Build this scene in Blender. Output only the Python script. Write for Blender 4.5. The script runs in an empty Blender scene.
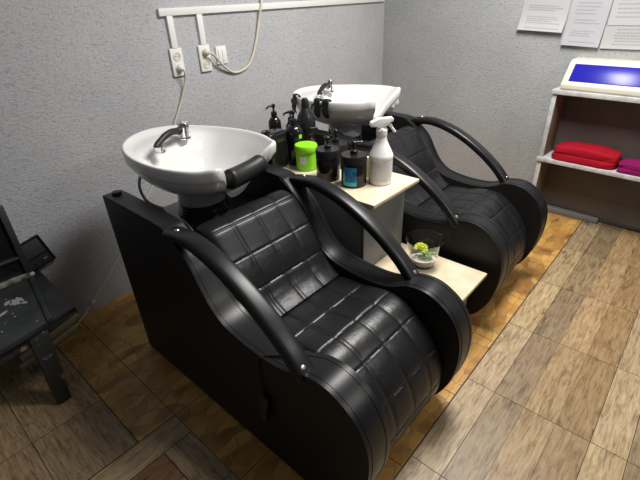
import bpy, bmesh, math, random
from mathutils import Vector, Matrix, Euler
random.seed(7)
PI = math.pi
sc = bpy.context.scene
COL = sc.collection

# ---------------------------------------------------------------- camera
cam = bpy.data.cameras.new('camera'); cam_o = bpy.data.objects.new('camera', cam); COL.objects.link(cam_o)
F_PX = 426.1
cam.sensor_fit = 'HORIZONTAL'; cam.sensor_width = 36; cam.lens = 36*F_PX/640; cam.clip_start = .02
right = Vector((0.661156574572679, -0.7493401996555968, -0.03689510915326849))
down = Vector((-0.395096394151359, -0.30595216307744044, -0.8661940390217591))
fwd = Vector((0.6377858756886321, 0.5872670083431768, -0.4983438949999679))
m = Matrix((right, -down, -fwd)).transposed().to_4x4(); m.translation = (0, 0, 1.62)
cam_o.matrix_world = m
sc.camera = cam_o

# ---------------------------------------------------------------- world, lamps, exposure
w = bpy.data.worlds.new('world'); sc.world = w; w.use_nodes = True
w.node_tree.nodes['Background'].inputs[0].default_value = (.9, .95, 1, 1)
w.node_tree.nodes['Background'].inputs[1].default_value = .08
def area(name, loc, target, sx, sy, power, col):
    l = bpy.data.lights.new(name, 'AREA'); l.shape = 'RECTANGLE'; l.size = sx; l.size_y = sy; l.energy = power; l.color = col
    o = bpy.data.objects.new(name, l); COL.objects.link(o); o.location = loc
    o.rotation_euler = (Vector(target)-Vector(loc)).to_track_quat('-Z', 'Y').to_euler()
    return o
area('ceiling_lamp', (2.15, .70, 2.75), (2.15, .71, 0), 1.3, .5, 86, (1, .97, .93))
area('room_lamp', (2.3, -1.6, 2.75), (2.3, -1.5, 0), 1.2, .5, 34, (1, .96, .9))
vs = sc.view_settings
vs.view_transform = 'Standard'; vs.look = 'None'; vs.gamma = 1; vs.use_curve_mapping = False; vs.exposure = 0

# ---------------------------------------------------------------- materials
def mat(name, col, rough=.5, metal=0., spec=.5, bump=0., bscale=60., var=0., vscale=8., col2=None, coat=0., trans=0., ior=1.45, detail=4., bdist=.01, shift=0.):
    M = bpy.data.materials.new(name); M.use_nodes = True
    nt = M.node_tree; N = nt.nodes; L = nt.links; b = N['Principled BSDF']
    b.inputs['Base Color'].default_value = (*col, 1); b.inputs['Roughness'].default_value = rough
    b.inputs['Metallic'].default_value = metal; b.inputs['Specular IOR Level'].default_value = spec
    b.inputs['Coat Weight'].default_value = coat; b.inputs['Transmission Weight'].default_value = trans; b.inputs['IOR'].default_value = ior
    tc = N.new('ShaderNodeTexCoord')
    if bump:
        n = N.new('ShaderNodeTexNoise'); n.inputs['Scale'].default_value = bscale; n.inputs['Detail'].default_value = detail
        L.new(tc.outputs['Object'], n.inputs['Vector'])
        bp = N.new('ShaderNodeBump'); bp.inputs['Strength'].default_value = bump; bp.inputs['Distance'].default_value = bdist
        L.new(n.outputs['Fac'], bp.inputs['Height']); L.new(bp.outputs['Normal'], b.inputs['Normal'])
    if col2:
        n = N.new('ShaderNodeTexNoise'); n.inputs['Scale'].default_value = vscale; n.inputs['Detail'].default_value = 6
        L.new(tc.outputs['Object'], n.inputs['Vector'])
        r = N.new('ShaderNodeValToRGB'); r.color_ramp.elements[0].position = .5-var+shift; r.color_ramp.elements[1].position = .5+var+shift
        r.color_ramp.elements[0].color = (*col, 1); r.color_ramp.elements[1].color = (*col2, 1)
        L.new(n.outputs['Fac'], r.inputs['Fac']); L.new(r.outputs['Color'], b.inputs['Base Color'])
    return M
M_vinyl = mat('black_vinyl', (.010, .010, .0115), .34, spec=.4, bump=.12, bscale=420, bdist=.002)
M_quilt = mat('black_quilted_vinyl', (.010, .010, .0115), .33, spec=.42, bump=.25, bscale=38, bdist=.004)
M_arm = mat('black_arm_foam', (.010, .010, .011), .34, spec=.45, bump=.1, bscale=300, bdist=.002)
M_side = mat('black_side_vinyl', (.0095, .009, .0085), .5, spec=.4, bump=.1, bscale=300, bdist=.002)
M_gloss = mat('black_gloss', (.012, .012, .014), .18)
M_rubber = mat('black_rubber', (.012, .012, .013), .45)
M_ceramic = mat('white_ceramic', (.76, .76, .745), .12, coat=.3)
M_chrome = mat('chrome', (.8, .8, .82), .12, metal=1)
M_steel = mat('screw_steel', (.7, .68, .62), .3, metal=1)
M_hose = mat('grey_hose', (.55, .55, .55), .45)
M_white = mat('white_plastic', (.84, .84, .82), .4)
M_cream = mat('cream_plastic', (.78, .72, .55), .4)
M_sterile = mat('ivory_plastic', (.72, .69, .58), .4)
M_blue = mat('blue_acrylic', (.016, .016, .36), .28)
M_cable = mat('cream_cable', (.68, .63, .50), .5)
M_marble = mat('cream_marble_laminate', (.78, .71, .56), .3, col2=(.66, .54, .36), var=.18, vscale=9)
M_cabgrey = mat('grey_laminate', (.20, .20, .195), .5)
M_shelf = mat('worn_white_paint', (.62, .62, .62), .55, col2=(.48, .48, .48), var=.12, vscale=22, bump=.2, bscale=60)
M_shelfedge = mat('brown_chipboard', (.20, .145, .10), .7)
M_shelfback = mat('dark_back_panel', (.14, .125, .11), .7, col2=(.11, .10, .095), var=.2, vscale=5)
M_red = mat('red_towel', (.42, .012, .026), .95, spec=.1, bump=.9, bscale=260, bdist=.004)
M_mag = mat('magenta_towel', (.26, .012, .11), .95, spec=.1, bump=.9, bscale=260, bdist=.004)
M_lime = mat('lime_plastic', (.28, .72, .02), .35)
M_bottle = mat('black_bottle', (.010, .009, .010), .15)
M_brownb = mat('dark_brown_bottle', (.03, .012, .008), .15)
M_graph = mat('graphite_plastic', (.018, .017, .018), .25)
M_tray = mat('dark_grey_plastic', (.05, .05, .052), .5)
M_pump = mat('black_pump', (.012, .012, .013), .3)
M_lab_grey = mat('grey_print', (.62, .63, .64), .5, col2=(.70, .70, .71), var=.1, vscale=90)
M_lab_pale = mat('pale_print', (.68, .69, .67), .5)
M_lab_blue = mat('blue_print', (.01, .03, .16), .35, col2=(.02, .25, .50), var=.12, vscale=28)
M_lab_cyan = mat('cyan_print', (.05, .55, .65), .35)
M_orange = mat('orange_print', (.85, .30, .03), .4)
M_green = mat('green_print', (.05, .32, .05), .4)
M_redp = mat('red_print', (.45, .03, .03), .4)
M_yellow = mat('pale_yellow_print', (.8, .72, .4), .4)
M_moss = mat('yellow_green_moss', (.50, .52, .02), .8, col2=(.30, .42, .02), var=.15, vscale=60, bump=.6, bscale=120)
M_leaf = mat('green_leaf', (.07, .26, .03), .5, col2=(.14, .38, .05), var=.15, vscale=40)
M_peb = mat('pale_pebble', (.55, .53, .47), .6)
M_soil = mat('brown_bark', (.16, .10, .06), .9)
M_glass = mat('clear_glass', (.97, .98, .97), .03, trans=1, ior=1.45)
M_paper = mat('paper', (.50, .50, .51), .7)
M_paper2 = mat('paper_in_sleeve', (.50, .50, .535), .3)
M_ink = mat('grey_ink', (.36, .36, .37), .7)
M_bw = mat('black_painted_wood', (.022, .024, .026), .5, bump=.4, bscale=30, col2=(.05, .055, .06), var=.22, vscale=7)
M_bwedge = mat('scuffed_black_wood', (.03, .032, .033), .6, bump=.4, bscale=40, col2=(.30, .25, .15), var=.06, vscale=24, shift=.13)
M_splash = mat('white_paint_splash', (.42, .43, .44), .5)
M_greybar = mat('scuffed_grey_rail', (.10, .10, .09), .5, col2=(.42, .40, .34), var=.14, vscale=30)
M_pane = mat('dark_panel', (.01, .01, .012), .2)
M_ply = mat('cream_slat', (.58, .50, .34), .6)
M_cement = mat('cement', (.20, .20, .20), .8, bump=.5, bscale=50)
M_grout = mat('grout', (.06, .05, .04), .9)

def wall_mat(name, c1, c2):
    M = bpy.data.materials.new(name); M.use_nodes = True; nt = M.node_tree; N = nt.nodes; L = nt.links; b = N['Principled BSDF']
    b.inputs['Roughness'].default_value = .75; b.inputs['Specular IOR Level'].default_value = .25
    tc = N.new('ShaderNodeTexCoord')
    a = N.new('ShaderNodeTexNoise'); a.inputs['Scale'].default_value = 2.2; a.inputs['Detail'].default_value = 5
    L.new(tc.outputs['Object'], a.inputs['Vector'])
    r = N.new('ShaderNodeValToRGB'); r.color_ramp.elements[0].position = .3; r.color_ramp.elements[1].position = .7
    r.color_ramp.elements[0].color = (*c1, 1); r.color_ramp.elements[1].color = (*c2, 1)
    L.new(a.outputs['Fac'], r.inputs['Fac'])
    # trowelled plaster: blobs of grain with short dark gouges
    mp = N.new('ShaderNodeMapping'); mp.inputs['Rotation'].default_value = (.3, .5, .2); mp.inputs['Scale'].default_value = (1, 1, 1.7)
    L.new(tc.outputs['Object'], mp.inputs['Vector'])
    g = N.new('ShaderNodeTexNoise'); g.inputs['Scale'].default_value = 62; g.inputs['Detail'].default_value = 5; g.inputs['Roughness'].default_value = .62; g.inputs['Distortion'].default_value = .9
    L.new(mp.outputs['Vector'], g.inputs['Vector'])
    pit = N.new('ShaderNodeValToRGB'); pit.color_ramp.elements[0].position = .32; pit.color_ramp.elements[1].position = .50
    pit.color_ramp.elements[0].color = (.62, .62, .62, 1); pit.color_ramp.elements[1].color = (1, 1, 1, 1)
    L.new(g.outputs['Fac'], pit.inputs['Fac'])
    mx = N.new('ShaderNodeMixRGB'); mx.blend_type = 'MULTIPLY'; mx.inputs['Fac'].default_value = .8
    L.new(r.outputs['Color'], mx.inputs['Color1']); L.new(pit.outputs['Color'], mx.inputs['Color2']); L.new(mx.outputs['Color'], b.inputs['Base Color'])
    bp = N.new('ShaderNodeBump'); bp.inputs['Strength'].default_value = .6; bp.inputs['Distance'].default_value = .010
    L.new(g.outputs['Fac'], bp.inputs['Height']); L.new(bp.outputs['Normal'], b.inputs['Normal'])
    return M
M_wallA = wall_mat('grey_plaster_cool', (.48, .485, .505), (.545, .55, .565))
M_wallB = wall_mat('grey_plaster', (.40, .415, .42), (.46, .47, .475))

def plank_mat():
    M = bpy.data.materials.new('wood_plank_tile'); M.use_nodes = True; nt = M.node_tree; N = nt.nodes; L = nt.links; b = N['Principled BSDF']
    b.inputs['Roughness'].default_value = .42
    uv = N.new('ShaderNodeUVMap'); uv.uv_map = 'grain'
    at = N.new('ShaderNodeAttribute'); at.attribute_name = 'tint'
    mp = N.new('ShaderNodeMapping'); mp.inputs['Scale'].default_value = (5, 46, 1); L.new(uv.outputs['UV'], mp.inputs['Vector'])
    g = N.new('ShaderNodeTexNoise'); g.inputs['Scale'].default_value = 1.7; g.inputs['Detail'].default_value = 10; g.inputs['Roughness'].default_value = .72; g.inputs['Distortion'].default_value = .7
    L.new(mp.outputs['Vector'], g.inputs['Vector'])
    r = N.new('ShaderNodeValToRGB'); e = r.color_ramp.elements
    e[0].position = .33; e[0].color = (.17, .105, .055, 1); e[1].position = .66; e[1].color = (.62, .50, .33, 1)
    k = e.new(.47); k.color = (.44, .325, .195, 1)
    L.new(g.outputs['Fac'], r.inputs['Fac'])
    mp2 = N.new('ShaderNodeMapping'); mp2.inputs['Scale'].default_value = (8, 17, 1); L.new(uv.outputs['UV'], mp2.inputs['Vector'])
    g2 = N.new('ShaderNodeTexNoise'); g2.inputs['Scale'].default_value = 1.3; g2.inputs['Detail'].default_value = 5; g2.inputs['Distortion'].default_value = .8
    L.new(mp2.outputs['Vector'], g2.inputs['Vector'])
    r2 = N.new('ShaderNodeValToRGB'); e = r2.color_ramp.elements
    e[0].position = .28; e[0].color = (.45, .36, .27, 1); e[1].position = .50; e[1].color = (1, 1, 1, 1)
    L.new(g2.outputs['Fac'], r2.inputs['Fac'])
    mx = N.new('ShaderNodeMixRGB'); mx.blend_type = 'MULTIPLY'; mx.inputs['Fac'].default_value = .5
    L.new(r.outputs['Color'], mx.inputs['Color1']); L.new(r2.outputs['Color'], mx.inputs['Color2'])
    # burnt knots and smudges
    mp3 = N.new('ShaderNodeMapping'); mp3.inputs['Scale'].default_value = (5, 10, 1); L.new(uv.outputs['UV'], mp3.inputs['Vector'])
    g3 = N.new('ShaderNodeTexNoise'); g3.inputs['Scale'].default_value = 1.0; g3.inputs['Detail'].default_value = 6; g3.inputs['Roughness'].default_value = .6
    L.new(mp3.outputs['Vector'], g3.inputs['Vector'])
    r3 = N.new('ShaderNodeValToRGB'); e = r3.color_ramp.elements
    e[0].position = .30; e[0].color = (.30, .24, .17, 1); e[1].position = .41; e[1].color = (1, 1, 1, 1)
    L.new(g3.outputs['Fac'], r3.inputs['Fac'])
    mx3 = N.new('ShaderNodeMixRGB'); mx3.blend_type = 'MULTIPLY'; mx3.inputs['Fac'].default_value = .8
    L.new(mx.outputs['Color'], mx3.inputs['Color1']); L.new(r3.outputs['Color'], mx3.inputs['Color2']); mx = mx3
    mx2 = N.new('ShaderNodeMixRGB'); mx2.blend_type = 'MULTIPLY'; mx2.inputs['Fac'].default_value = 1
    L.new(mx.outputs['Color'], mx2.inputs['Color1']); L.new(at.outputs['Color'], mx2.inputs['Color2']); L.new(mx2.outputs['Color'], b.inputs['Base Color'])
    bp = N.new('ShaderNodeBump'); bp.inputs['Strength'].default_value = .2; bp.inputs['Distance'].default_value = .004
    L.new(g.outputs['Fac'], bp.inputs['Height']); L.new(bp.outputs['Normal'], b.inputs['Normal'])
    return M
M_plank = plank_mat()

def stone_mat():
    M = bpy.data.materials.new('ochre_stone_tile'); M.use_nodes = True; nt = M.node_tree; N = nt.nodes; L = nt.links; b = N['Principled BSDF']
    b.inputs['Roughness'].default_value = .4
    tc = N.new('ShaderNodeTexCoord')
    ds = N.new('ShaderNodeTexNoise'); ds.inputs['Scale'].default_value = 14; ds.inputs['Detail'].default_value = 3
    L.new(tc.outputs['Object'], ds.inputs['Vector'])
    sub = N.new('ShaderNodeVectorMath'); sub.operation = 'SUBTRACT'; sub.inputs[1].default_value = (.5, .5, .5); L.new(ds.outputs['Color'], sub.inputs[0])
    scl = N.new('ShaderNodeVectorMath'); scl.operation = 'SCALE'; scl.inputs['Scale'].default_value = .055; L.new(sub.outputs[0], scl.inputs[0])
    add = N.new('ShaderNodeVectorMath'); L.new(tc.outputs['Object'], add.inputs[0]); L.new(scl.outputs[0], add.inputs[1])
    mp = N.new('ShaderNodeMapping'); mp.inputs['Scale'].default_value = (9, 20, 1); L.new(add.outputs[0], mp.inputs['Vector'])
    v = N.new('ShaderNodeTexVoronoi'); v.feature = 'DISTANCE_TO_EDGE'; v.inputs['Scale'].default_value = 1; v.inputs['Randomness'].default_value = .8; v.voronoi_dimensions = '2D'
    L.new(mp.outputs['Vector'], v.inputs['Vector'])
    vc = N.new('ShaderNodeTexVoronoi'); vc.inputs['Scale'].default_value = 1; vc.inputs['Randomness'].default_value = .8; vc.voronoi_dimensions = '2D'
    L.new(mp.outputs['Vector'], vc.inputs['Vector'])
    bw = N.new('ShaderNodeSeparateColor'); L.new(vc.outputs['Color'], bw.inputs['Color'])
    n = N.new('ShaderNodeTexNoise'); n.inputs['Scale'].default_value = 9; n.inputs['Detail'].default_value = 7; L.new(tc.outputs['Object'], n.inputs['Vector'])
    av = N.new('ShaderNodeMath'); av.operation = 'MULTIPLY_ADD'; av.inputs[1].default_value = .35; L.new(bw.outputs[0], av.inputs[0])
    hv = N.new('ShaderNodeMath'); hv.operation = 'MULTIPLY'; hv.inputs[1].default_value = .68; L.new(n.outputs['Fac'], hv.inputs[0]); L.new(hv.outputs[0], av.inputs[2])
    r = N.new('ShaderNodeValToRGB'); e = r.color_ramp.elements
    e[0].position = .25; e[0].color = (.25, .10, .025, 1); e[1].position = .75; e[1].color = (.68, .40, .11, 1)
    k = e.new(.47); k.color = (.50, .25, .06, 1)
    L.new(av.outputs[0], r.inputs['Fac'])
    er = N.new('ShaderNodeValToRGB'); er.color_ramp.elements[0].position = .015; er.color_ramp.elements[1].position = .06
    er.color_ramp.elements[0].color = (1, 1, 1, 1); er.color_ramp.elements[1].color = (0, 0, 0, 1)
    L.new(v.outputs['Distance'], er.inputs['Fac'])
    mx = N.new('ShaderNodeMixRGB'); L.new(er.outputs['Color'], mx.inputs['Fac']); L.new(r.outputs['Color'], mx.inputs['Color1']); mx.inputs['Color2'].default_value = (.29, .22, .125, 1)
    hf = N.new('ShaderNodeMath'); hf.operation = 'MULTIPLY'; hf.inputs[1].default_value = .78; L.new(er.outputs['Color'], hf.inputs[0]); L.new(hf.outputs[0], mx.inputs['Fac'])
    L.new(mx.outputs['Color'], b.inputs['Base Color'])
    bp = N.new('ShaderNodeBump'); bp.inputs['Strength'].default_value = .3; bp.inputs['Distance'].default_value = .004; bp.invert = True
    L.new(er.outputs['Color'], bp.inputs['Height']); L.new(bp.outputs['Normal'], b.inputs['Normal'])
    return M
M_stone = stone_mat()

# ---------------------------------------------------------------- helpers
def finish(name, bm, material, parent=None, smooth=True, angle=40, recalc=True, link=True):
    me = bpy.data.meshes.new(name)
    if recalc: bmesh.ops.recalc_face_normals(bm, faces=bm.faces[:])
    bm.to_mesh(me); bm.free()
    me.materials.append(material)
    if smooth:
        for p in me.polygons: p.use_smooth = True
        me.set_sharp_from_angle(angle=math.radians(angle))
    o = bpy.data.objects.new(name, me)
    COL.objects.link(o)
    if parent: o.parent = parent
    return o
def thing(name, label, cat, loc=(0, 0, 0), rz=0, group=None):
    o = bpy.data.objects.new(name, None); COL.objects.link(o); o.empty_display_size = .05
    o.location = loc; o.rotation_euler = (0, 0, rz); tag(o, label, cat, group); return o
def tag(o, label, cat, group=None):
    o['label'] = label; o['category'] = cat
    if group: o['group'] = group
    return o
def struct(o): o['kind'] = 'structure'; return o
def lab(o, t):
    o['label'] = t; return o
def box(bm, x0, x1, y0, y1, z0, z1, bev=0., seg=2, mtx=None):
    b = bmesh.new()
    r = bmesh.ops.create_cube(b, size=1)
    for v in b.verts: v.co = Vector(((x0+x1)/2+v.co.x*(x1-x0), (y0+y1)/2+v.co.y*(y1-y0), (z0+z1)/2+v.co.z*(z1-z0)))
    if bev: bmesh.ops.bevel(b, geom=b.edges[:], offset=bev, segments=seg, affect='EDGES', profile=.5)
    if mtx: b.transform(mtx)
    merge(bm, b); return bm
def merge(bm, b):
    me = bpy.data.meshes.new('tmp'); b.to_mesh(me); b.free(); bm.from_mesh(me); bpy.data.meshes.remove(me)
def boxo(name, dims, material, parent=None, bev=.002, mtx=None, seg=2):
    bm = bmesh.new(); box(bm, *dims, bev=bev, seg=seg, mtx=mtx); return finish(name, bm, material, parent)
def lathe_bm(prof, n=32, mtx=None, close=True):
    bm = bmesh.new(); rings = []
    for (r, z) in prof:
        if r < 1e-6: rings.append([bm.verts.new((0, 0, z))])
        else: rings.append([bm.verts.new((r*math.cos(2*PI*k/n), r*math.sin(2*PI*k/n), z)) for k in range(n)])
    for a, b in zip(rings, rings[1:]):
        for k in range(n):
            q = [a[k % len(a)], a[(k+1) % len(a)], b[(k+1) % len(b)], b[k % len(b)]]
            q = list(dict.fromkeys(q))
            if len(q) >= 3: bm.faces.new(q)
    if close:
        if len(rings[0]) > 1: bm.faces.new(rings[0][::-1])
        if len(rings[-1]) > 1: bm.faces.new(rings[-1])
    if mtx: bm.transform(mtx)
    return bm
def lathe(name, prof, material, parent=None, n=32, mtx=None, close=True, angle=35):
    return finish(name, lathe_bm(prof, n, mtx, close), material, parent, angle=angle)
def catmull(P, per=8, closed=False):
    P = [Vector(p) for p in P]; n = len(P); out = []
    for i in range(n if closed else n-1):
        g = lambda j: P[j % n] if closed else P[max(0, min(n-1, j))]
        a, b, c, d = g(i-1), g(i), g(i+1), g(i+2)
        for k in range(per):
            t = k/per
            out.append(.5*((2*b)+(c-a)*t+(2*a-5*b+4*c-d)*t*t+(3*b-a-3*c+d)*t**3))
    if not closed: out.append(P[-1])
    return out
def tube_bm(pts, rad, n=10, flat=None, up=None, cap=True, sq=1.0):
    """sweep an ellipse (rad = one value or list; flat = (width factor, height factor)) along pts"""
    bm = bmesh.new(); pts = [Vector(p) for p in pts]; N = len(pts)
    rings = []; prev = None
    for i, p in enumerate(pts):
        t = (pts[min(i+1, N-1)]-pts[max(i-1, 0)]).normalized()
        if up is not None: s = t.cross(Vector(up)).normalized()
        elif prev is None:
            s = t.cross(Vector((0, 0, 1)) if abs(t.z) < .9 else Vector((1, 0, 0))).normalized()
        else: s = (prev-t*prev.dot(t)).normalized()
        prev = s; u = s.cross(t)
        r = rad[i] if isinstance(rad, (list, tuple)) else rad
        fa, fb = flat if flat else (1, 1)
        q = lambda c: math.copysign(abs(c)**sq, c)
        rings.append([bm.verts.new(p+s*(r*fa*q(math.cos(2*PI*k/n)))+u*(r*fb*q(math.sin(2*PI*k/n)))) for k in range(n)])
    for a, b in zip(rings, rings[1:]):
        for k in range(n): bm.faces.new((a[k], a[(k+1) % n], b[(k+1) % n], b[k]))
    if cap: bm.faces.new(rings[0][::-1]); bm.faces.new(rings[-1])
    return bm
def tube(name, pts, rad, material, parent=None, n=10, **k): return finish(name, tube_bm(pts, rad, n, **k), material, parent, angle=50)
def ball(bm, c, r, sx=1, sy=1, sz=1, u=16, v=10):
    b = bmesh.new(); bmesh.ops.create_uvsphere(b, u_segments=u, v_segments=v, radius=r)
    for q in b.verts: q.co = Vector((c[0]+q.co.x*sx, c[1]+q.co.y*sy, c[2]+q.co.z*sz))
    merge(bm, b)
def smooth01(t): t = max(0, min(1, t)); return t*t*(3-2*t)

# ---------------------------------------------------------------- setting
YW, XW = 2.44, 3.63
def slab(name, dims, material):
    bm = bmesh.new(); box(bm, *dims); return struct(finish(name, bm, material, smooth=False))
slab('wall_left', (-.9, XW+.1, YW, YW+.1, -.05, 2.85), M_wallA)
slab('wall_right', (XW, XW+.1, -1.6, YW, -.05, 2.85), M_wallB)
slab('floor', (-.9, XW, -1.6, YW, -.06, -.004), M_grout)
# stone tiles (ochre) as slabs laid on the screed
bm = bmesh.new()
def tile(bm, x0, x1, y0, y1, g=.0016): box(bm, x0+g, x1-g, y0+g, y1-g, -.004, 0)
tile(bm, .306, .482, 1.38, 1.91); tile(bm, .306, .482, 1.91, YW)
for i in range(7):
    xa, xb = .482+i*.45, min(.482+(i+1)*.45, XW)
    for ya, yb in ((.469, .92), (.92, 1.38), (1.38, 1.91), (1.91, YW)): tile(bm, xa, xb, ya, yb)
struct(finish('floor_stone_tiles', bm, M_stone, smooth=False))['label'] = 'ochre stone-look tiles under the chairs'
# wood-look planks, each with its own grain and tint
bm = bmesh.new(); uvl = bm.loops.layers.uv.new('grain'); cl = bm.loops.layers.float_color.new('tint')
def plank(x0, x1, y0, y1, along='x', tint=None, g=.0013, gy=None):
    if x1-x0 < .01 or y1-y0 < .01: return
    vs_ = [bm.verts.new(c) for c in ((x0+g, y0+(gy or g), 0), (x1-g, y0+(gy or g), 0), (x1-g, y1-(gy or g), 0), (x0+g, y1-(gy or g), 0))]
    f = bm.faces.new(vs_); ou, ov = random.uniform(0, 40), random.uniform(0, 40)
    if tint is None:
        k = random.choice((.62, .78, .9, 1.0, 1.08, 1.15)); tint = (k*random.uniform(.98, 1.04), k, k*random.uniform(.9, 1.06))
    for l in f.loops:
        u, v = (l.vert.co.x, l.vert.co.y) if along == 'x' else (l.vert.co.y, l.vert.co.x)
        l[uvl].uv = (u+ou, v+ov); l[cl] = (*tint, 1)
PW, PL = .1305, .517
row = 0; y = .466
ROWT = [(.92, .89, .83), (.60, .57, .53), (.84, .75, .62), (.70, .60, .48)]
while y > -1.55:
    x = .995-3*PL
    while x < XW:
        k = random.uniform(.92, 1.08)*(.82 if row < 2 and x > 2.9 else 1)
        c = ROWT[row % 4]
        plank(max(x, -.85), min(x+PL, XW), y-PW, y, tint=(c[0]*k, c[1]*k, c[2]*k*random.uniform(.94, 1.04)), gy=.0019 if row % 4 == 0 else .0006)
        x += PL
    y -= PW; row += 1
DK = lambda k: (k, k*.92, k*.84)
plank(-.85, .10, 1.251, 1.378, tint=DK(.8)); plank(.10, .482, 1.251, 1.378, tint=DK(.95))
plank(.351, .482, .97, 1.249, 'y', DK(.9)); plank(.351, .482, .468, .97, 'y', DK(.85))
plank(.05, .349, 1.10, 1.249, tint=(.55, .36, .26)); plank(-.85, .05, 1.10, 1.249, tint=(.5, .36, .28))
yy = 1.10
while yy > .6: plank(-.85, .349, max(yy-.13, .468), yy, tint=DK(random.uniform(.6, .9))); yy -= .13
xx = .304
while xx > -.8:
    for ya, yb in ((1.381, 1.73), (1.73, 2.08), (2.08, YW)): plank(max(xx-.30, -.85), xx, ya, yb, 'y', DK(random.uniform(.75, .95)))
    xx -= .30
me_o = finish('floor_wood_planks', bm, M_plank, smooth=False); struct(me_o)['label'] = 'wood-look plank tiles'
# low cement ledge at the foot of the right wall
bm = bmesh.new(); box(bm, XW-.06, XW, .37, YW, 0, .045, bev=.008)
struct(finish('baseboard_right', bm, M_cement))

# ---------------------------------------------------------------- shampoo chair
PROFILE = [(1.875, .012), (1.878, .30), (1.88, .60), (1.882, .86), (1.872, .888), (1.84, .893), (1.60, .893), (1.42, .890), (1.365, .870), (1.305, .828),
           (1.248, .772), (1.205, .700), (1.155, .628), (1.09, .580), (1.00, .558), (.90, .550), (.80, .556), (.735, .578), (.675, .606),
           (.60, .611), (.535, .586), (.48, .540), (.443, .470), (.430, .39), (.436, .29), (.462, .19), (.505, .105), (.56, .05), (.62, .012)]
def side_panel(side, parent):
    """side -1 = left (outer face at x=-.355), +1 mirrored; chair local x is measured from the seat's centre line"""
    core = catmull([(0, p[0], p[1]) for p in PROFILE], 4)
    bm = bmesh.new(); A = []; B = []
    for p in core:
        k = smooth01((1.42-p.y)/.4)
        xi = .272-.032*k
        A.append(bm.verts.new((side*.355, p.y, p.z))); B.append(bm.verts.new((side*xi, p.y, p.z)))
    n = len(core)
    bm.faces.new(A); bm.faces.new(B[::-1])
    for i in range(n): bm.faces.new((A[i], A[(i+1) % n], B[(i+1) % n], B[i]))
    bmesh.ops.recalc_face_normals(bm, faces=bm.faces[:])
    rim = [e for e in bm.edges if len(e.link_faces) == 2 and (len(e.link_faces[0].verts) > 4) != (len(e.link_faces[1].verts) > 4) and max(v.co.z for v in e.verts) > .03]
    bmesh.ops.bevel(bm, geom=rim, offset=.028, segments=5, affect='EDGES', profile=.5, clamp_overlap=True)
    big = [f for f in bm.faces if len(f.verts) > 6]; bmesh.ops.triangulate(bm, faces=big)
    o = finish('side_panel', bm, M_side, parent, angle=32); o.data.materials.append(M_vinyl)
    for f in o.data.polygons: f.material_index = 1 if abs(f.normal.x) < .85 else 0
    # stitched seams either side of the padded band that caps the panel
    cut = [p for p in core if p.y < 1.40]
    for xs in (.355-.020, .240+.020):
        tb = tube_bm([(side*xs, p.y, p.z) for p in catmull([(0, q.y, q.z) for q in cut[::2]], 2)], .0022, 6)
        finish('seam', tb, M_vinyl, o)
    return o
def quilt_surface(name, prof, row_at, xa, xb, cols, parent, thick=.05, per=14, end_puff=(1, 1)):
    """prof: smooth polyline (y,z) given as key points; row_at: indices of key points where cross seams lie"""
    per_seg = per
    P = catmull([(0, p[0], p[1]) for p in prof], per_seg)
    n = len(P); nu = cols*per
    rows = [i*per_seg for i in row_at]
    L = [0]
    for i in range(1, n): L.append(L[-1]+(P[i]-P[i-1]).length)
    RL = [L[r] for r in rows]; wx = (xb-xa)/cols
    bm = bmesh.new(); grid = []; low = []
    for i, p in enumerate(P):
        t = (P[min(i+1, n-1)]-P[max(0, i-1)]).normalized(); nrm = Vector((0, t.z, -t.y))
        dv = min(abs(L[i]-q) for q in RL) if RL else 9
        ra = []
        for j in range(nu+1):
            x = xa+(xb-xa)*j/nu
            du = abs((j/per)-round(j/per))*wx
            if j in (0, nu): du = 9
            edge = min(j, nu-j)/nu*(xb-xa)
            h = -.003*math.exp(-(dv/.004)**2)-.003*math.exp(-(du/.004)**2)
            puff = .0028*(1-math.exp(-(min(dv, .2)/.018)))*(1-math.exp(-(min(du, .2)/.018)))
            h += puff-.02*math.exp(-edge/.012)
            ra.append(bm.verts.new(p+nrm*h+Vector((x, 0, 0))))
        grid.append(ra)
        low.append([bm.verts.new(p-nrm*thick+Vector((x, 0, 0))) for x in (xa, xb)])
    for i in range(n-1):
        for j in range(nu): bm.faces.new((grid[i][j], grid[i][j+1], grid[i+1][j+1], grid[i+1][j]))
        bm.faces.new((low[i][0], low[i][1], low[i+1][1], low[i+1][0]))
        bm.faces.new((grid[i][0], grid[i+1][0], low[i+1][0], low[i][0]))
        bm.faces.new((grid[i][nu], grid[i+1][nu], low[i+1][1], low[i][1]))
    bm.faces.new(grid[0]+[low[0][1], low[0][0]]); bm.faces.new(grid[-1]+[low[-1][1], low[-1][0]])
    return finish(name, bm, M_quilt, parent, angle=60)

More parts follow.
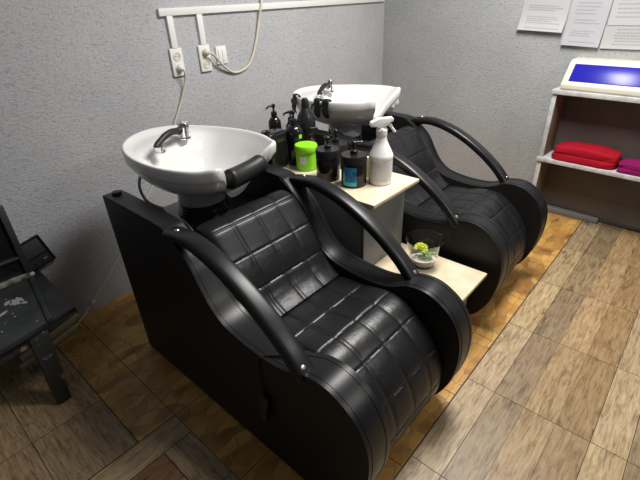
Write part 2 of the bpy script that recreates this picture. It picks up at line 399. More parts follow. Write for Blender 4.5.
def rim_r(th):
    """basin outline in its own plane: th=0 points to the neck (front), u to the right; returns (u, v)"""
    KEY = [(0, .222), (.50, .262), (.92, .300), (1.30, .288), (1.75, .278), (2.25, .292), (2.75, .318), (PI, .325)]
    a = abs(th)
    for (t0, r0), (t1, r1) in zip(KEY, KEY[1:]):
        if t0 <= a <= t1:
            k = (a-t0)/(t1-t0); k = k*k*(3-2*k); r = r0+(r1-r0)*k; break
    return r*math.sin(th), r*math.cos(th)
RIM = [(0, .232), (12, .240), (21, .272), (28, .335), (33, .360), (40, .352), (52, .335), (70, .310), (90, .292), (110, .292), (130, .310), (150, .338), (168, .352), (180, .355)]
RIMZ = [(0, -.118), (12, -.108), (21, -.060), (28, .004), (33, .020), (44, .012), (56, .010), (90, .004), (130, 0), (180, .006)]
def interp(T, a):
    P = T
    for i in range(len(P)-1):
        if P[i][0] <= a <= P[i+1][0]:
            x0, y0 = P[max(0, i-1)]; x1, y1 = P[i]; x2, y2 = P[i+1]; x3, y3 = P[min(len(P)-1, i+2)]
            k = (a-x1)/(x2-x1)
            m1 = (y2-y0)/(x2-x0) if x2 != x0 else 0; m2 = (y3-y1)/(x3-x1) if x3 != x1 else 0
            if i == 0: m1 = 0
            if i == len(P)-2: m2 = 0
            h = x2-x1
            return (2*k**3-3*k*k+1)*y1+(k**3-2*k*k+k)*h*m1+(-2*k**3+3*k*k)*y2+(k**3-k*k)*h*m2
    return P[-1][1]
NTH = 128
def rim_pt(deg, scale=1.0, dz=0.0, off=0.0):
    a = ((deg+180) % 360)-180
    r = interp(RIM, abs(a))+off; z = interp(RIMZ, abs(a))
    t = math.radians(a)
    return Vector((r*scale*math.sin(t), -r*scale*math.cos(t), z+dz))       # front = -y
def basin_mesh(parent):
    bm = bmesh.new(); rings = []
    C0 = Vector((0, -.02, 0)); BASE = Vector((-.02, -.01, -.235))
    def ring(f): rings.append([bm.verts.new(f(360*k/NTH)) for k in range(NTH)])
    # outside, from the foot up to the rim
    for k, s, z in ((0, .345, -.262), (1, .365, -.252), (2, .352, -.215), (3, .36, -.188)):
        ring(lambda d, s=s, z=z: BASE+Vector((.31*s*math.sin(math.radians(d)), -.31*s*math.cos(math.radians(d)), z+.235)))
    for s, z in ((.46, -.176), (.60, -.164), (.74, -.142), (.86, -.112), (.945, -.080), (.968, -.062)):
        def f(d, s=s, z=z):
            p = rim_pt(d); k = smooth01((s-.4)/.58)
            zz = z+p.z*k**4
            q = Vector((p.x*s, p.y*s, 0)); c = Vector((.31*s*math.sin(math.radians(d)), -.31*s*math.cos(math.radians(d)), 0))
            q = c.lerp(q, k)
            return Vector((q.x, q.y, zz))
        ring(f)
    ring(lambda d: rim_pt(d, .990, -.054)); ring(lambda d: rim_pt(d, 1.004, -.048)); ring(lambda d: rim_pt(d, 1.006, -.014))
    ring(lambda d: rim_pt(d, 1.0, -.004)); ring(lambda d: rim_pt(d, .985, 0)); ring(lambda d: rim_pt(d, .962, -.002)); ring(lambda d: rim_pt(d, .945, -.010))
    # inside: deck at the back, deep bowl towards the neck
    BC = Vector((0, -.075, 0))
    for s in (.93, .90, .86, .81, .75, .68, .6, .5, .4, .3, .2, .1, .04):
        def f(d, s=s):
            p = rim_pt(d, .945); q = BC.lerp(Vector((p.x, p.y, 0)), s)
            back = smooth01((q.y-.06)/.16)
            e = max(0, (1-s)/.66); e = min(1, e)
            depth = .016+.165*math.sin(e*PI/2)**1.2
            deck = .020+.012*(1-s)
            dd = depth*(1-back)+min(depth, deck)*back
            return Vector((q.x, q.y, p.z*smooth01((s-.3)/.7)-dd))
        ring(f)
    for a, b in zip(rings, rings[1:]):
        for k in range(NTH): bm.faces.new((a[k], a[(k+1) % NTH], b[(k+1) % NTH], b[k]))
    bm.faces.new(rings[0][::-1]); bm.faces.new(rings[-1])
    return finish('basin', bm, M_ceramic, parent, angle=60)
def make_basin(parent, neck=True):
    b = basin_mesh(parent); lab(b, 'white ceramic hair-washing basin')
    # mixer tap on the rear deck, right of centre
    def deck(u, v): return Vector((u, v, -.022))
    tap = lathe('mixer_tap', [(.030, 0), (.030, .006), (.025, .010), (.024, .045), (.026, .047), (.026, .074), (.023, .079), (0, .080)], M_chrome, b, 24)
    tap.location = deck(.088, .165)
    lab(tap, 'chrome mixer tap')
    # hand shower: chrome seat, black handle curving up to a round joint by the tap
    p0 = deck(-.110, .120); p1 = deck(.042, .155)
    rose = lathe('shower_seat', [(.027, 0), (.027, .004), (.019, .008), (.018, .016), (.022, .018), (.022, .026), (.016, .031), (0, .032)], M_chrome, b, 24); rose.location = p0; lab(rose, 'chrome seat ring')
    bm = tube_bm(catmull([p0+Vector((-.022, -.006, .030)), p0+Vector((.008, .004, .040)), p0+Vector((.05, .012, .054)), p0+Vector((.10, .022, .060)), p1+Vector((-.004, 0, .050))], 6),
                 [.012]*3+[.014]*8+[.0155]*14, 14)
    ball(bm, p1+Vector((.004, 0, .048)), .019)
    bmm = tube_bm([p1+Vector((.01, 0, .045)), p1+Vector((.036, .01, .040))], .009, 10); merge(bm, bmm)
    lab(finish('shower_handle', bm, M_rubber, b), 'black curved hand-shower handle')
    hose = tube('supply_hose', catmull([(-.17, .20, -.12), (-.185, .215, -.19), (-.17, .20, -.27), (-.13, .14, -.31)], 8), .007, M_hose, b, 10); lab(hose, 'silver hose under the basin')
    if neck:
        bm = tube_bm(catmull([(-.105, -.270, -.068), (-.05, -.264, -.076), (.01, -.261, -.079), (.07, -.264, -.076), (.135, -.270, -.066)], 6), [.030, .037]+[.041]*21+[.037, .030], 16, flat=(1, 1.1))
        lab(finish('neck_rest', bm, M_rubber, b, angle=60), 'black rubber neck rest')
    return b
def make_chair(name, label, loc, neck, remote):
    t = thing(name, label, 'salon chair', loc, 0, 'backwash chairs along the plaster wall')
    for s in (-1, 1): side_panel(s, t)
    back = [(1.375, .60), (1.368, .72), (1.362, .835), (1.345, .856), (1.30, .853), (1.272, .842), (1.235, .800), (1.182, .738), (1.145, .680), (1.112, .620), (1.075, .567), (1.012, .527)]
    lab(quilt_surface('backrest', back, [5, 7, 9], -.243, .243, 4, t, .03, 16), 'quilted black backrest')
    seat = [(1.03, .500), (1.005, .522), (.94, .530), (.88, .535), (.81, .550), (.745, .558), (.68, .546), (.62, .511), (.56, .455), (.515, .395), (.484, .320), (.476, .25), (.488, .17), (.525, .09), (.58, .025)]
    lab(quilt_surface('seat', seat, [3, 5, 7, 9, 11, 13], -.243, .243, 4, t, .03, 16), 'quilted black seat rolling over the front')
    # armrests
    cl = catmull([(0, 1.375, .862), (0, 1.31, .874), (0, 1.22, .878), (0, 1.10, .851), (0, .98, .800), (0, .86, .727), (0, .77, .655), (0, .715, .596), (0, .690, .566)], 6)
    for s in (-1, 1):
        rad = [.037 if 0 < i < len(cl)-1 else .034 for i in range(len(cl))]
        bm = tube_bm([(s*.331, p.y, p.z) for p in cl], rad, 28, flat=(1.0, .60), up=(0, 0, 1), sq=.62)
        a = finish('armrest', bm, M_arm, t, angle=50)
        for (yy, zz, ny, nz) in ((.702, .611, -.75, .66), (1.312, .897, .1, 1)):
            bt = lathe('bolt', [(.010, -.006), (.010, .001), (.0075, .004), (0, .005)], M_steel, a, 14)
            n = Vector((0, ny, nz)).normalized(); bt.rotation_euler = n.to_track_quat('Z', 'Y').to_euler(); bt.location = (s*.337, yy, zz)
            lab(bt, 'small steel bolt')
    # body behind the seat
    boxo('basin_shelf', (-.275, .275, 1.345, 1.87, .715, .74), M_gloss, t, .004)
    boxo('rear_board', (-.275, .275, 1.84, 1.868, .02, .715), M_side, t, .004)
    bm = lathe_bm([(.122, .74), (.122, .750), (.114, .753), (.118, .760), (.110, .764), (.114, .772), (.106, .776), (.108, .786), (.10, .790), (0, .791)], 36, Matrix.Translation((.015, 1.69, 0)))
    finish('basin_stand', bm, M_gloss, t)
    k = lathe('rear_knob', [(.020, 0), (.022, .006), (.018, .014), (0, .015)], M_gloss, t, 18, Matrix.Translation((-.31, 1.835, .892)))
    b = make_basin(t, neck)
    if remote:
        cord = tube('remote_cord', catmull([(-.300, .815, .560), (-.33, .86, .556), (-.358, .90, .535), (-.366, .905, .47), (-.366, .895, .40), (-.366, .885, .37)], 6), .004, M_rubber, t, 8)
        rm = bmesh.new(); box(rm, -.022, .022, -.010, .010, -.12, 0, bev=.007, seg=3)
        r = finish('remote', rm, M_pump, t); r.location = (-.368, .885, .372); r.rotation_euler = (.10, .02, PI/2-.15)
        for i in range(3): boxo('button', (-.012, .012, -.0125, -.0095, -.05-.022*i, -.038-.022*i), M_graph, r, .002)
    return t, b
chair1, basin1 = make_chair('shampoo_chair', 'nearer black vinyl backwash chair, with black neck rest on its white basin', (.995, 0, 0), True, True)
basin1.location = (.045, 1.70, 1.045); basin1.rotation_euler = (math.radians(4), 0, math.radians(11))
CX2 = 2.235
chair2 = chair1.copy(); COL.objects.link(chair2); chair2.location = (CX2, .09, 0)
chair2['label'] = 'farther black vinyl backwash chair beyond the shelf cabinet, by the right wall'
SKIP = ('neck_rest', 'remote', 'remote_cord')
basin2 = None
for ch in list(chair1.children):
    if ch.name.split('.')[0] in SKIP: continue
    c = ch.copy(); COL.objects.link(c); c.parent = chair2
    if c.name.startswith('basin.'): basin2 = c
    for g in list(ch.children):
        if g.name.split('.')[0] in SKIP: continue
        d = g.copy(); COL.objects.link(d); d.parent = c
basin2.location = (.005, 1.70, 1.065); basin2.rotation_euler = (0, 0, math.radians(9))

# ---------------------------------------------------------------- cabinet between the chairs
CT = .80
cab = thing('step_cabinet', 'two-step cabinet with cream marbled tops between the two backwash chairs', 'cabinet', (1.64, 1.3, 0))
def cb(n, d, m, bev=.002): return boxo(n, (d[0]-1.64, d[1]-1.64, d[2]-1.3, d[3]-1.3, d[4], d[5]), m, cab, bev)
lab(cb('cabinet_top', (1.425, 1.82, .978, 2.02, CT-.018, CT), M_marble), 'cream marbled upper top')
cb('front_panel', (1.445, 1.80, 1.045, 1.062, .40, CT-.018), M_cabgrey)
for xa in (1.445, 1.785): cb('side_panel', (xa, xa+.015, 1.062, 2.0, 0, CT-.018), M_cabgrey)
cb('back_panel', (1.46, 1.785, 1.985, 2.0, 0, CT-.018), M_cabgrey)
lab(cb('step_top', (1.425, 1.82, .565, 1.062, .382, .40), M_marble), 'cream marbled lower top')
cb('step_front', (1.445, 1.80, .635, .65, 0, .382), M_cabgrey)
for xa in (1.445, 1.785): cb('step_side', (xa, xa+.015, .65, 1.062, 0, .382), M_cabgrey)

# ---------------------------------------------------------------- bottles and jars
def wrap(r, a0, a1, z0, z1, n=12):
    """a label that hugs a cylinder of radius r (thin shell), angles in degrees"""
    bm = bmesh.new(); I = []; O = []
    for k in range(n+1):
        a = math.radians(a0+(a1-a0)*k/n)
        for L, rr in ((I, r-.0006), (O, r+.0007)):
            L.append((bm.verts.new((rr*math.cos(a), rr*math.sin(a), z0)), bm.verts.new((rr*math.cos(a), rr*math.sin(a), z1))))
    for k in range(n):
        bm.faces.new((O[k][0], O[k+1][0], O[k+1][1], O[k][1])); bm.faces.new((I[k][0], I[k][1], I[k+1][1], I[k+1][0]))
        bm.faces.new((O[k][1], O[k+1][1], I[k+1][1], I[k][1])); bm.faces.new((O[k][0], I[k][0], I[k+1][0], O[k+1][0]))
    bm.faces.new((O[0][0], O[0][1], I[0][1], I[0][0])); bm.faces.new((O[n][0], I[n][0], I[n][1], O[n][1]))
    return bm
def pump_bm(z, s=1.0, ang=0.0, spout=.045):
    bm = lathe_bm([(.018*s, z-.004), (.018*s, z+.018*s), (.012*s, z+.022*s), (.006*s, z+.024*s), (.006*s, z+.045*s), (.011*s, z+.046*s), (.012*s, z+.060*s), (.008*s, z+.064*s), (0, z+.065*s)], 18)
    d = Vector((math.cos(ang), math.sin(ang), 0))
    b = tube_bm([Vector((0, 0, z+.054*s)), d*spout*.6*s+Vector((0, 0, z+.056*s)), d*spout*s+Vector((0, 0, z+.050*s)), d*(spout+.004)*s+Vector((0, 0, z+.040*s))], [.007*s, .006*s, .005*s, .004*s], 10)
    merge(bm, b); return bm
GB = 'hair products on the cabinet top'
CAMA = lambda x, y: math.degrees(math.atan2(-y, -x))      # bearing of the viewer's side of the room
def jar(name, label, x, y, r, h, material, lidm, pump=True, pump_s=1.0, pang=0., cat='jar'):
    t = thing(name, label, cat, (x, y, CT), 0, GB)
    lathe('body', [(r*.95, 0), (r, .005), (r, h*.72), (r*.97, h*.74), (0, h*.74)], material, t, 40)
    lathe('lid', [(r*.97, h*.74), (r*1.02, h*.75), (r*1.02, h*.96), (r*.98, h), (0, h)], lidm, t, 40)
    if pump: finish('pump', pump_bm(h, pump_s, pang), M_pump, t)
    return t
def bottle(name, label, x, y, r, h, material, ps=1.0, pang=0., neck=.012, cat='bottle'):
    t = thing(name, label, cat, (x, y, CT), 0, GB)
    lathe('body', [(r*.93, 0), (r, .006), (r, h*.76), (r*.93, h*.85), (r*.6, h*.94), (neck*1.2, h*.97), (neck*1.2, h), (0, h)], material, t, 36)
    finish('pump', pump_bm(h, ps, pang), M_pump, t)
    return t
# white trigger sprayer
x, y = 1.668, 1.112
t = thing('spray_bottle', 'white trigger spray bottle with pale grey label at front of cabinet top', 'spray bottle', (x, y, CT), 0, GB)
lathe('body', [(.052, 0), (.057, .006), (.057, .125), (.0585, .130), (.0585, .142), (.056, .148), (.047, .168), (.034, .195), (.027, .212), (.024, .232), (.024, .245), (0, .245)], M_white, t, 40)
a = CAMA(x, y)
lab(finish('label', wrap(.057, a-62, a+62, .022, .118), M_lab_grey, t), 'pale grey printed label')
finish('label_panel', wrap(.0577, a-22, a+34, .035, .070), M_lab_pale, t)
bm = bmesh.new()
th = Matrix.Rotation(math.radians(-40), 4, 'Z')
box(bm, -.022, .022, -.020, .020, .245, .272, bev=.006, seg=3); merge(bm, lathe_bm([(.026, .24), (.026, .262), (.02, .268), (0, .268)], 24))
finish('collar', bm, M_white, t)
bm = bmesh.new()
hd = [(-.060, .288), (-.056, .302), (-.02, .318), (.045, .320), (.052, .312), (.05, .300), (.02, .296), (.014, .268), (-.016, .268), (-.022, .286), (-.054, .280)]
for sgn in (-1, 1): pass
vs1 = [bm.verts.new((p[0], -.016, p[1])) for p in hd]; vs2 = [bm.verts.new((p[0], .016, p[1])) for p in hd]
bm.faces.new(vs1); bm.faces.new(vs2[::-1])
for i in range(len(hd)): bm.faces.new((vs1[i], vs2[i], vs2[(i+1) % len(hd)], vs1[(i+1) % len(hd)]))
bmesh.ops.bevel(bm, geom=[e for e in bm.edges if abs(e.verts[0].co.y-e.verts[1].co.y) < 1e-5], offset=.005, segments=2, affect='EDGES', profile=.5)
bm.transform(th)
finish('spray_head', bm, M_white, t)
bm = tube_bm(catmull([(.018, 0, .292), (.036, 0, .285), (.048, 0, .268), (.064, 0, .248)], 6), [.008]*10+[.006]*9, 10); bm.transform(th)
finish('trigger', bm, M_white, t)
# colourful small box behind the sprayer: narrow strip of orange, green and red
t = thing('colour_card_box', 'small box with orange, green and red edge between sprayer and blue-labelled jar', 'box', (1.700, 1.200, CT), math.radians(35), GB)
boxo('box_body', (-.012, .012, -.035, .035, 0, .105), M_yellow, t, .002)
lab(boxo('orange_panel', (-.014, .0125, -.0358, 0, .055, .1), M_orange, t, .0005), 'orange panel')
lab(boxo('green_panel', (0, .0128, -.0362, .01, .045, .1), M_green, t, .0005), 'green panel')
lab(boxo('red_panel', (0, .0128, -.0362, .01, .005, .04), M_redp, t, .0005), 'red panel')

x, y = 1.572, 1.203
t = jar('pump_jar', 'black pump jar with bright blue label at the front of the cabinet', x, y, .062, .154, M_bottle, M_graph, True, 1.0, math.radians(-40))
a = CAMA(x, y)
lab(finish('label', wrap(.062, a-52, a+12, .012, .104), M_lab_blue, t), 'blue picture label')
finish('label_foot', wrap(.0625, a-52, a+12, .012, .030), M_lab_cyan, t)
finish('label_edge', wrap(.0625, a-53, a-44, .012, .075), M_lab_cyan, t)
x, y = 1.556, 1.355
jar('pump_jar', 'plain black pump jar between the lime tub and the blue-labelled jar', x, y, .060, .158, M_bottle, M_graph, True, .95, math.radians(60))
jar('pump_jar', 'wide black pump jar behind the plain black one, nearest to far basin', 1.722, 1.44, .064, .132, M_graph, M_graph, True, 1.1, math.radians(-90))
x, y = 1.598, 1.545
t = thing('lime_tub', 'lime green plastic tub with screw lid', 'tub', (x, y, CT), 0, GB)
lathe('body', [(.053, 0), (.057, .005), (.057, .098), (.055, .1), (0, .1)], M_lime, t, 40)
lathe('lid', [(.060, .099), (.0615, .102), (.0615, .130), (.058, .135), (0, .135)], M_lime, t, 40)
a = CAMA(x, y); lab(finish('label', wrap(.0575, a-40, a-2, .042, .084), M_lab_grey, t), 'small grey printed label')
bottle('pump_bottle', 'small brown pump bottle behind the wide black jar', 1.788, 1.535, .026, .125, M_brownb, .8, math.radians(-60), .010)
bottle('pump_bottle', 'black pump bottle whose spout points left at wall, leftmost of the bottles', 1.715, 1.905, .038, .215, M_bottle, 1.0, math.radians(170))
t = bottle('pump_bottle', 'tall black pump bottle with small lime dot beside the lime tub', 1.625, 1.655, .050, .225, M_bottle, 1.05, math.radians(140))
a = CAMA(1.625, 1.655); lab(finish('label_dot', wrap(.0503, a+30, a+52, .150, .170), M_lime, t), 'small lime dot')
bottle('pump_bottle', 'slim black pump bottle between the tall dotted bottle and bulbous bottle', 1.745, 1.80, .030, .195, M_bottle, .85, math.radians(-20))
t = thing('bulb_bottle', 'bulbous graphite bottle with narrow neck standing before the hanging gloves', 'bottle', (1.79, 1.72, CT), 0, GB)
lathe('body', [(.034, 0), (.040, .01), (.046, .10), (.056, .150), (.056, .185), (.045, .225), (.028, .255), (.021, .268), (0, .268)], M_graph, t, 36)
lathe('cap', [(.021, .268), (.023, .271), (.021, .308), (.013, .320), (0, .321)], M_pump, t, 24)
bottle('pump_bottle', 'short dark brown pump bottle just behind the lime tub', 1.700, 1.60, .028, .140, M_brownb, .85, math.radians(-30), .011)
# black canister at the back, by the wall
t = thing('canister', 'boxy black canister at rear of cabinet top, beside near basin', 'canister', (1.498, 1.69, CT), math.radians(4), GB)
boxo('body', (-.070, .070, -.045, .045, 0, .205), M_bottle, t, .018, seg=4)
tube('handle', catmull([(-.064, 0, .15), (-.082, 0, .165), (-.082, 0, .195), (-.062, 0, .214), (-.04, 0, .212), (-.02, 0, .200)], 6), .009, M_bottle, t, 10)

# ---------------------------------------------------------------- glass planter on the lower step
t = thing('glass_planter', 'clear glass tumbler of moss and leaves on the lower cabinet step', 'planter', (1.70, .855, .40))
lathe('glass', [(0, 0), (.052, 0), (.055, .004), (.094, .148), (.0955, .150), (.0925, .150), (.091, .147), (.0525, .010), (0, .010)], M_glass, t, 48, close=False)
lathe('gravel', [(0, .012), (.050, .012), (.062, .048), (.03, .055), (0, .054)], M_peb, t, 32)
bm = bmesh.new()
for k in range(16):
    a = random.uniform(0, 6.28); r = random.uniform(0, .042); ball(bm, (r*math.cos(a), r*math.sin(a), .056+random.uniform(-.003, .004)), random.uniform(.006, .010), 1.2, 1, .7, 10, 7)
finish('pebbles', bm, M_peb, t)
bm = bmesh.new()
for k in range(26):
    a = random.uniform(0, 6.28); r = random.uniform(0, .030)
    ball(bm, (-.012+r*math.cos(a), .012+r*math.sin(a), .098+.012*math.cos(r/.03*1.4)+random.uniform(-.004, .004)), random.uniform(.009, .013), 1, 1, .8, 10, 7)
finish('moss', bm, M_moss, t)
bm = bmesh.new()
for k in range(30):
    a = random.uniform(0, 6.28); l = random.uniform(.03, .055); up = random.uniform(.02, .05)
    d = Vector((math.cos(a), math.sin(a), 0)); s = Vector((-d.y, d.x, 0)); b0 = Vector((.004, -.012, .055))
    P = [b0+d*l*k_+Vector((0, 0, up*math.sin(k_*2.2))) for k_ in (0, .35, .7, 1)]; W = (.003, .007, .006, .0005)
    L = [bm.verts.new(p-s*w_) for p, w_ in zip(P, W)]; Rr = [bm.verts.new(p+s*w_) for p, w_ in zip(P, W)]
    for i in range(3): bm.faces.new((L[i], L[i+1], Rr[i+1], Rr[i]))
finish('leaves', bm, M_leaf, t, recalc=False)

# ---------------------------------------------------------------- gloves draped over the far basin's rim
bpy.context.view_layer.update()
def glove(deg, label, s, tilt):
    p = rim_pt(deg); pn = rim_pt(deg+4)-rim_pt(deg-4)
    tdir = pn.normalized(); out = Vector((p.x, p.y, 0)).normalized()
    W = Matrix.Translation((CX2, .09, 0)) @ Matrix.Translation(basin2.location) @ basin2.rotation_euler.to_matrix().to_4x4()
    pw = W @ p; tw = (W.to_3x3() @ tdir); tw.z = 0; tw.normalize(); ow = Vector((tw.y, -tw.x, 0))
    if ow.dot(W.to_3x3() @ out) < 0: ow = -ow
    bm = bmesh.new()
    # cuff folded over the rim, palm hanging outside, four fingers and a thumb
    def pt(a, o, z): return tw*a+ow*o+Vector((0, 0, z))
    path = [(-.030, -.030), (-.022, .004), (-.006, .012), (.010, .008), (.013, -.020), (.013, -.055)]
    wd = [.020, .024, .024, .024, .022, .026]
    ring = []
    for (o_, z_), w_ in zip(catmull([(q[0], q[1], 0) for q in path], 3) and [(v.x, v.y) for v in catmull([(q[0], q[1], 0) for q in path], 3)], [wd[min(5, i//3)] for i in range(16)]):
        pass
    P = [(v.x, v.y) for v in catmull([(q[0], q[1], 0) for q in path], 3)]
    for i, (o_, z_) in enumerate(P):
        w_ = wd[min(5, i//3)]*s; j0 = P[max(0, i-1)]; j1 = P[min(len(P)-1, i+1)]
        tx, tz = j1[0]-j0[0], j1[1]-j0[1]; l = math.hypot(tx, tz); nx, nz = -tz/l*.0035, tx/l*.0035
        ring.append([bm.verts.new(pt(a*w_, o_+nx*c+.002*math.sin(a*7+i), z_+nz*c)) for a, c in ((-1, 0), (-.7, 1), (-.2, 1.3), (.2, .9), (.7, 1.2), (1, 0), (.7, -1), (0, -1), (-.7, -1))])
    for a, b in zip(ring, ring[1:]):
        for k in range(9): bm.faces.new((a[k], a[(k+1) % 9], b[(k+1) % 9], b[k]))
    bm.faces.new(ring[0][::-1]); bm.faces.new(ring[-1])
    for k, ln in enumerate((.030, .038, .040, .034)):
        a0 = (-.018+.012*k)*s
        merge(bm, tube_bm([pt(a0, .014, -.045), pt(a0*1.05+tilt*.01, .016, -.045-ln*.6), pt(a0*1.0+tilt*.02, .013, -.055-ln)], [.0075, .0070, .0045], 8))
    merge(bm, tube_bm([pt(-.020*s, .012, -.015), pt(-.036*s, .015, -.025), pt(-.042*s, .014, -.048)], [.007, .0065, .004], 8))
    o = finish('rubber_glove', bm, M_rubber); o.data.transform(Matrix.Translation(pw))
    c = pw.copy(); o.data.transform(Matrix.Translation(-c)); o.location = c
    return tag(o, label, 'glove', 'black gloves on the far basin')
glove(-137, 'black rubber glove draped on far basin rim, leftmost one, left of bulbous bottle', 1.0, -.6)
glove(-94, 'black rubber glove draped on far basin rim just right of the bulbous bottle', .95, .3)
glove(-82, 'black rubber glove draped on far basin rim, rightmost of three', 1.0, .5)

# ---------------------------------------------------------------- wall fittings on the left wall
bm = bmesh.new(); box(bm, 1.402, 3.60, YW-.020, YW, 1.549, 1.587, bev=.002)
tag(finish('cable_duct', bm, M_white), 'long white horizontal cable duct along the left wall', 'cable duct', 'white cable ducts')
for xx, l in ((1.463, 'white vertical duct dropping to left power socket'), (1.662, 'white vertical duct dropping to right power socket')):
    bm = bmesh.new(); box(bm, xx-.019, xx+.019, YW-.018, YW, 1.382, 1.5485, bev=.002)
    tag(finish('cable_duct', bm, M_white), l, 'cable duct', 'white cable ducts')
def socket(x, zc, label):
    t = thing('power_socket', label, 'socket', (x, YW, zc), 0, 'white wall sockets')
    boxo('plate', (-.041, .041, -.016, 0, -.077, .077), M_white, t, .006, seg=3)
    for dz in (.033, -.033):
        bm = lathe_bm([(.0235, -.001), (.0235, .004), (.0205, .004), (.019, .0008), (0, .0008)], 28, Matrix.Translation((0, -.016, dz)) @ Matrix.Rotation(PI/2, 4, 'X'))
        h = lab(finish('outlet', bm, M_sterile, t), 'round recessed outlet')
        for q in (-.0095, .0095):
            finish('pin_hole', lathe_bm([(.0030, 0), (.0030, .0006), (0, .0006)], 10, Matrix.Translation((q, -.0166, dz)) @ Matrix.Rotation(PI/2, 4, 'X')), M_pump, h)
    return t
socket(1.464, 1.305, 'left white double wall socket, below its own duct')
socket(1.660, 1.305, 'right white double wall socket, beside the light switch')
t = thing('light_switch', 'white two-rocker light switch on left wall', 'switch', (1.788, YW, 1.31))
boxo('plate', (-.041, .041, -.012, 0, -.053, .053), M_white, t, .005, seg=3)
for q in (-.014, .014): boxo('rocker', (q-.0125, q+.0125, -.017, -.011, -.036, .036), M_white, t, .002)
def plug_bm(x, z): return lathe_bm([(.0185, 0), (.0185, .022), (.014, .034), (.008, .040), (0, .040)], 20, Matrix.Translation((x, YW-.012, z)) @ Matrix.Rotation(PI/2, 4, 'X'))
t = thing('plug_in_cable', 'cream cord plugged into left socket, hanging behind near basin to floor', 'cord', (1.475, YW, 1.27))
def loc(bm, t): bm.transform(Matrix.Translation(-Vector(t.location))); return bm
finish('plug', loc(plug_bm(1.464, 1.272), t), M_white, t)
finish('lead', loc(tube_bm(catmull([(1.464, YW-.052, 1.272), (1.474, YW-.05, 1.25), (1.478, YW-.03, 1.20), (1.447, YW-.014, 1.11), (1.376, YW-.012, .99), (1.20, YW-.010, .72), (.95, YW-.010, .43), (.735, YW-.010, .20), (.60, YW-.010, .075), (.545, YW-.012, .03), (.51, YW-.03, .009), (.46, YW-.06, .007)], 8), .0055, 8), t), M_cable, t)
boxo('cable_clip', (-.012, .012, -.012, .006, -.010, .010), M_cream, t, .003, mtx=Matrix.Translation(Vector((.588, YW-.008, .062))-Vector(t.location)) @ Matrix.Rotation(.7, 4, 'Y'))
t = thing('plug_in_cable', 'cream cord looping from right socket up over the horizontal duct', 'cord', (1.68, YW, 1.33))
finish('plug', loc(plug_bm(1.660, 1.338), t), M_cream, t)
finish('lead', loc(tube_bm(catmull([(1.660, YW-.05, 1.338), (1.695, YW-.052, 1.325), (1.78, YW-.03, 1.245), (1.87, YW-.012, 1.195), (1.97, YW-.012, 1.21), (2.035, YW-.012, 1.27), (2.085, YW-.012, 1.37), (2.12, YW-.016, 1.48), (2.135, YW-.027, 1.55), (2.150, YW-.027, 1.59), (2.17, YW-.012, 1.64), (2.21, YW-.012, 1.80), (2.22, YW-.012, 2.2)], 8), .0075, 10), t), M_cable, t)
# white pipe outlet on the right wall, seen past the far chair
t = thing('pipe_outlet', 'small white pipe elbow low on right wall behind far chair', 'pipe', (XW, 2.27, .70))
finish('flange', lathe_bm([(.034, 0), (.034, .006), (.022, .012), (0, .012)], 24, Matrix.Rotation(-PI/2, 4, 'Y')), M_white, t)
tube('elbow', catmull([(-.008, 0, 0), (-.035, 0, 0), (-.05, 0, -.012), (-.055, 0, -.04)], 6), .017, M_white, t, 14)

# ---------------------------------------------------------------- papers on the right wall
def sheet(label, y0, y1, z0, z1, tilt, curl, material, rows, off, name='notice_sheet'):
    """sheet on the wall; y0 = left edge (towards the corner)"""
    w_, h_ = y0-y1, z1-z0
    o = thing(name, label, 'paper notice', (XW-off, (y0+y1)/2, z1), 0, 'notices on the right wall'); o.rotation_euler = (math.radians(tilt), 0, 0)
    def P(u, v, e=0):            # u 0..1 left->right, v 0..1 top->bottom
        return Vector((-.001-curl*max(0, v-.45)**2-e, w_/2-u*w_, -v*h_))
    bm = bmesh.new(); nu, nv = 6, 14
    fr = [[bm.verts.new(P(i/nu, j/nv)) for i in range(nu+1)] for j in range(nv+1)]
    bk = [[bm.verts.new(P(i/nu, j/nv, -.0008)) for i in range(nu+1)] for j in range(nv+1)]
    for j in range(nv):
        for i in range(nu):
            bm.faces.new((fr[j][i], fr[j][i+1], fr[j+1][i+1], fr[j+1][i])); bm.faces.new((bk[j][i], bk[j+1][i], bk[j+1][i+1], bk[j][i+1]))
        bm.faces.new((fr[j][0], fr[j+1][0], bk[j+1][0], bk[j][0])); bm.faces.new((fr[j][nu], bk[j][nu], bk[j+1][nu], fr[j+1][nu]))
    for i in range(nu):
        bm.faces.new((fr[0][i], bk[0][i], bk[0][i+1], fr[0][i+1])); bm.faces.new((fr[nv][i], fr[nv][i+1], bk[nv][i+1], bk[nv][i]))
    s = finish('sheet', bm, material, o, angle=60)
    bm = bmesh.new()
    for (v, u0, u1) in rows:     # lines of small unreadable print, broken into words
        u = u0
        while u < u1:
            uu = min(u1, u+random.uniform(.03, .09)); q = .0032/h_
            bm.faces.new([bm.verts.new(P(a_, b_, .0006)) for a_, b_ in ((u, v-q), (uu, v-q), (uu, v+q), (u, v+q))]); u = uu+.012
    finish('print', bm, M_ink, s, smooth=False)
    return o
rl = lambda vs_, a, b: [(v, a+random.uniform(0, .04), b-random.uniform(0, .25)) for v in vs_]
sheet('white notice with grey lines, lifting from the wall, leftmost of the notices', 1.225, .915, 1.335, 1.60, 3, .10, M_paper, rl((.40, .45, .50, .66, .71, .76, .81, .93), .12, .95), .004)
sheet('clear-sleeved white notice hanging lowest of the notices', .905, .668, 1.245, 1.60, 2.5, .05, M_paper2, rl((.2, .26, .32, .38, .44, .55, .60, .74, .78, .82, .93), .15, .9), .012)
sheet('upper right white notice above the sterilizer, partly out of frame', .668, .36, 1.375, 1.62, 0, .02, M_paper, rl((.3, .4, .5, .6, .7, .8), .1, .95), .003)
